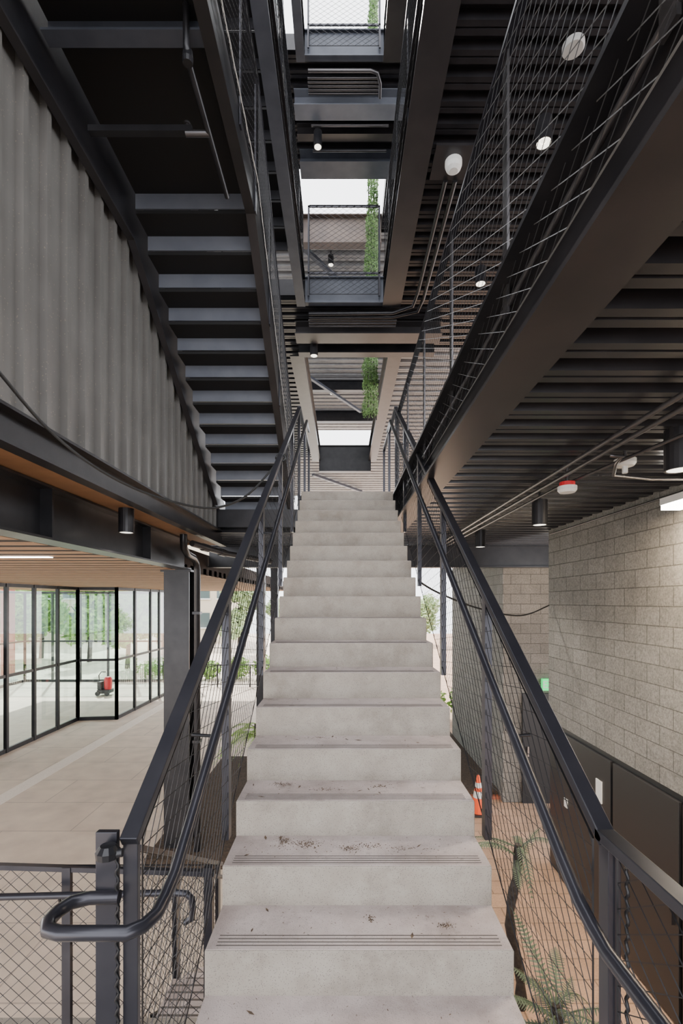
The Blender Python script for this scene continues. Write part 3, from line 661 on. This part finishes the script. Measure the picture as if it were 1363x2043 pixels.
# ------------------------------------------------------------------ plants
def leaves(mb,c,rad,n,size,squash=1.0,shell=.5):
    for i in range(n):
        while True:
            v=Vector((random.uniform(-1,1),random.uniform(-1,1),random.uniform(-1,1)))
            if .05<v.length<=1: break
        v=v.normalized()*(shell+(1-shell)*random.random())
        p=Vector(c)+Vector((v.x*rad,v.y*rad,v.z*rad*squash))
        a=Vector((random.gauss(0,1),random.gauss(0,1),random.gauss(0,1))).normalized();b=a.orthogonal().normalized();s=size*random.uniform(.6,1.3)
        mb.add([p-a*s,p+b*s*.5,p+a*s,p-b*s*.5],[(0,1,2,3)])
def tree(x,d,h,r,label,m='leaf_haze',group=None,n=3600,name='tree'):
    o=thing(name,label,'tree',(x,d,G),group)
    MB().tube([(x,d,G),(x+.1,d,G+h*.35),(x-.05,d,G+h*.6)],[.16,.12,.06],8).tube([(x+.1,d,G+h*.35),(x+r*.5,d+.2,G+h*.65)],[.07,.03],6).tube([(x+.1,d,G+h*.35),(x-r*.5,d-.2,G+h*.62)],[.07,.03],6).build('trunk',M['bark'],o)
    mb=MB()
    for k in range(9):
        a=random.uniform(0,6.28);rr=random.uniform(0,r*.6)
        leaves(mb,(x+math.cos(a)*rr,d+math.sin(a)*rr,G+h*.6+random.uniform(-.28,.3)*h),r*.5,n//9,.2,.8,.3)
    mb.build('crown',M[m],o)
def bush(x,d,r,h,label,m='leaf',group=None,n=700):
    mb=MB();leaves(mb,(x,d,G+h*.5),r,n,.09,h*.5/r,.4)
    for k in range(5):
        a=k*1.26; mb.tube([(x,d,G),(x+math.cos(a)*r*.5,d+math.sin(a)*r*.5,G+h*.6)],.015,4)
    tag(mb.build('bush',M[m]),label,'bush',group)
for i,(x,d,h,r,mm) in enumerate(((-26,29,6.5,2.5,'leaf'),(-21.5,34,6.5,2.6,'leaf'),(-20.8,28,6,2.3,'leaf'),(-30,25,6.5,2.6,'leaf'),(-27,36.5,7,2.6,'leaf'),(-15.4,38,6.5,2.6,'leaf'),(-8.0,37,6.0,2.1,'leaf_haze'),(-4.6,40,5.5,2.0,'leaf_haze'),(-17,32,6,2.2,'leaf'),(-32.5,33,7,2.6,'leaf'),(-13,28.8,5.5,1.9,'leaf'))):
    tree(x,d,h,r,'sunlit green tree outside beyond the plaza',mm,'trees beyond the plaza',n=5600)
tree(7.6,44,5.5,2.3,'haze-paled green tree in the bright gap right of the concrete steps')
for i in range(7):
    bush(-10+i*1.5,24.8+random.uniform(-.3,.3),.7,1.1+random.uniform(-.2,.4),'low green bush at the far edge of the plaza',group='bushes at the far edge of the plaza')
for i in range(4):
    bush(1.9+i*1.15,16.5,.55,1.2,'low bush in the bed right of the concrete steps',group='bushes right of the steps')
def frond(mb,base,az,L,rise,droop,lw,n=22,stem=.008):
    pts=[]
    for i in range(n+1):
        t=i/n; r=L*t; z=rise*t-droop*t*t
        pts.append(Vector(base)+Vector((math.cos(az)*r,math.sin(az)*r,z)))
    mb.tube(pts,[stem*(1-.8*i/n) for i in range(n+1)],5,False)
    for i in range(3,n):
        p=pts[i];t=(pts[i+1]-p).normalized();sd=Vector((-math.sin(az),math.cos(az),0));l=lw*math.sin(math.pi*min(1,(i/n)*.9+.12))
        for sg in (1,-1):
            q=p+(sd*sg+t*.5).normalized()*l+Vector((0,0,-l*.25));wv=t*L/n*.42
            mb.add([p-wv,p+wv,q+wv*.3,q-wv*.3],[(0,1,2,3)])
def fern(x,d,zt,nf,L,lw,label,m,base=G,rise=.5,droop=.9,lean=.0,name='tree_fern',cat='plant',tr=.05):
    o=thing(name,label,cat,(x,d,base))
    pts=[(x+lean*math.sin(t*2.6)*.5+.03*math.sin(t*9),d,base+t*(zt-base)) for t in [k/14 for k in range(15)]]
    MB().tube(pts,[tr*(1.15-.3*k/14)+.2*tr*math.sin(k*2.1) for k in range(15)],10).build('trunk',M['bark'],o)
    top=Vector(pts[-1])
    mb=MB()
    for k in range(nf): frond(mb,top-Vector((0,0,random.uniform(0,.22))),k*6.283/nf+random.uniform(-.5,.5),L*random.uniform(.45,1.25),rise*random.uniform(.1,1.9),droop*random.uniform(.4,1.5),lw)
    mb.build('fronds',M[m],o)
fern(1.78,4.75,-2.42,9,.48,.075,'slim dark-trunked feathery tree fern on the paving right of the stair','leafb',lean=-.16,rise=.36,droop=.42,tr=.045)
fern(1.74,3.9,-3.30,18,.6,.08,'low green feathery plant at the bottom right, below the tree fern','leafb',rise=.34,droop=.42,name='feathery_plant')
fern(-1.42,7.8,-2.0,12,.62,.11,'bright green fern left of the concrete steps, behind the cable net','leaf',rise=.3,droop=.8)
fern(-1.75,9.6,-2.6,11,.75,.13,'green fern behind the first fern, left of the steps','leaf',rise=.4,droop=.9)
fern(1.35,12.5,Z2+.5,14,.8,.14,'small leafy plant on the floor above, right of the stair top','leafd',base=Z2,rise=.7,droop=.5,name='leafy_plant')
# climbing vine strips
mb=MB()
for i in range(28000):
    z=random.uniform(4.5,17.5)
    wob=.025*math.sin(z*2.1)+.02*math.sin(z*5.3)+.02*math.sin(z*13)
    y=random.uniform(11.3,11.7)
    x=random.uniform(.50+wob+.016*(z-4),.86)
    p=Vector((x,y,z));a=Vector((random.gauss(0,1),random.gauss(0,1),random.gauss(0,1))).normalized();b=a.orthogonal().normalized();s=random.uniform(.013,.034)
    mb.add([p-a*s,p+b*s*.6,p+a*s,p-b*s*.6],[(0,1,2,3)])
o=thing('climbing_vine','tall green climbing vine at the right of the sky openings','vine',(.7,11.6,4.4)); mb.build('foliage',M['vine'],o)
sm=MB()
for k in range(4): sm.tube([(.62+k*.07,11.55,4.4),(.64+k*.07,11.55,11),(.72+k*.04,11.55,17.4)],.012,5)
sm.build('stem',M['bark'],o)
# ------------------------------------------------------------------ far buildings, fence, red posts
def building(x0,x1,d,zt,label,wins):
    o=thing('far_building',label,'building',((x0+x1)/2,d,G))
    box(x0,x1,d,d+6,G,zt).build('wall',M['beige'],o); box(x0-.2,x1+.2,d-.2,d+6.2,zt,zt+.3).build('roof',M['white'],o)
    for (wx,wz,ww,wh) in wins:
        f=MB().box(wx,wx+ww,d-.06,d,wz,wz+wh).build('window',M['winglass'],o); MB().box(wx-.1,wx+ww+.1,d-.12,d-.06,wz-.12,wz).build('sill',M['white'],f)
building(-18,-11,46,6,'beige building with dark windows far behind the glass pavilion doors',[(-17.5+k*1.8,z,1.1,1.4) for k in range(4) for z in (-2.5,.3,3.0)])
building(-38,-24,46,6,'wide beige building seen through the left glass wall',[(-33+k*2,z,1.2,1.4) for k in range(5) for z in (-2.5,.3)])
o=thing('iron_fence','low black iron fence at the far edge of the plaza','fence',(-6,22.6,G))
fx=-7.5
box(fx,-1.2,22.58,22.62,G+1.02,G+1.06).build('rail',M['steel'],o)
box(fx,-1.2,22.58,22.62,G+.1,G+.13).build('rail',M['steel'],o)
for k in range(5): box(fx+k*1.55,fx+.05+k*1.55,22.57,22.63,G,G+1.06).build('post',M['steel'],o)
m=MB()
for k in range(60): m.box(fx+.05+k*.103,fx+.065+k*.103,22.59,22.61,G+.13,G+1.02)
m.build('bars',M['steel'],o)
for x,d,lb in ((-17.0,24.2,'red painted post outside the left glass wall'),(-12.4,33.4,'red painted post behind the glass doors')):
    o=thing('red_post',lb,'column',(x,d,G)); box(x-.22,x+.22,d-.22,d+.22,G,3).build('shaft',M['redpost'],o); box(x-.3,x+.3,d-.3,d+.3,G,G+.25).build('base',M['white'],o)
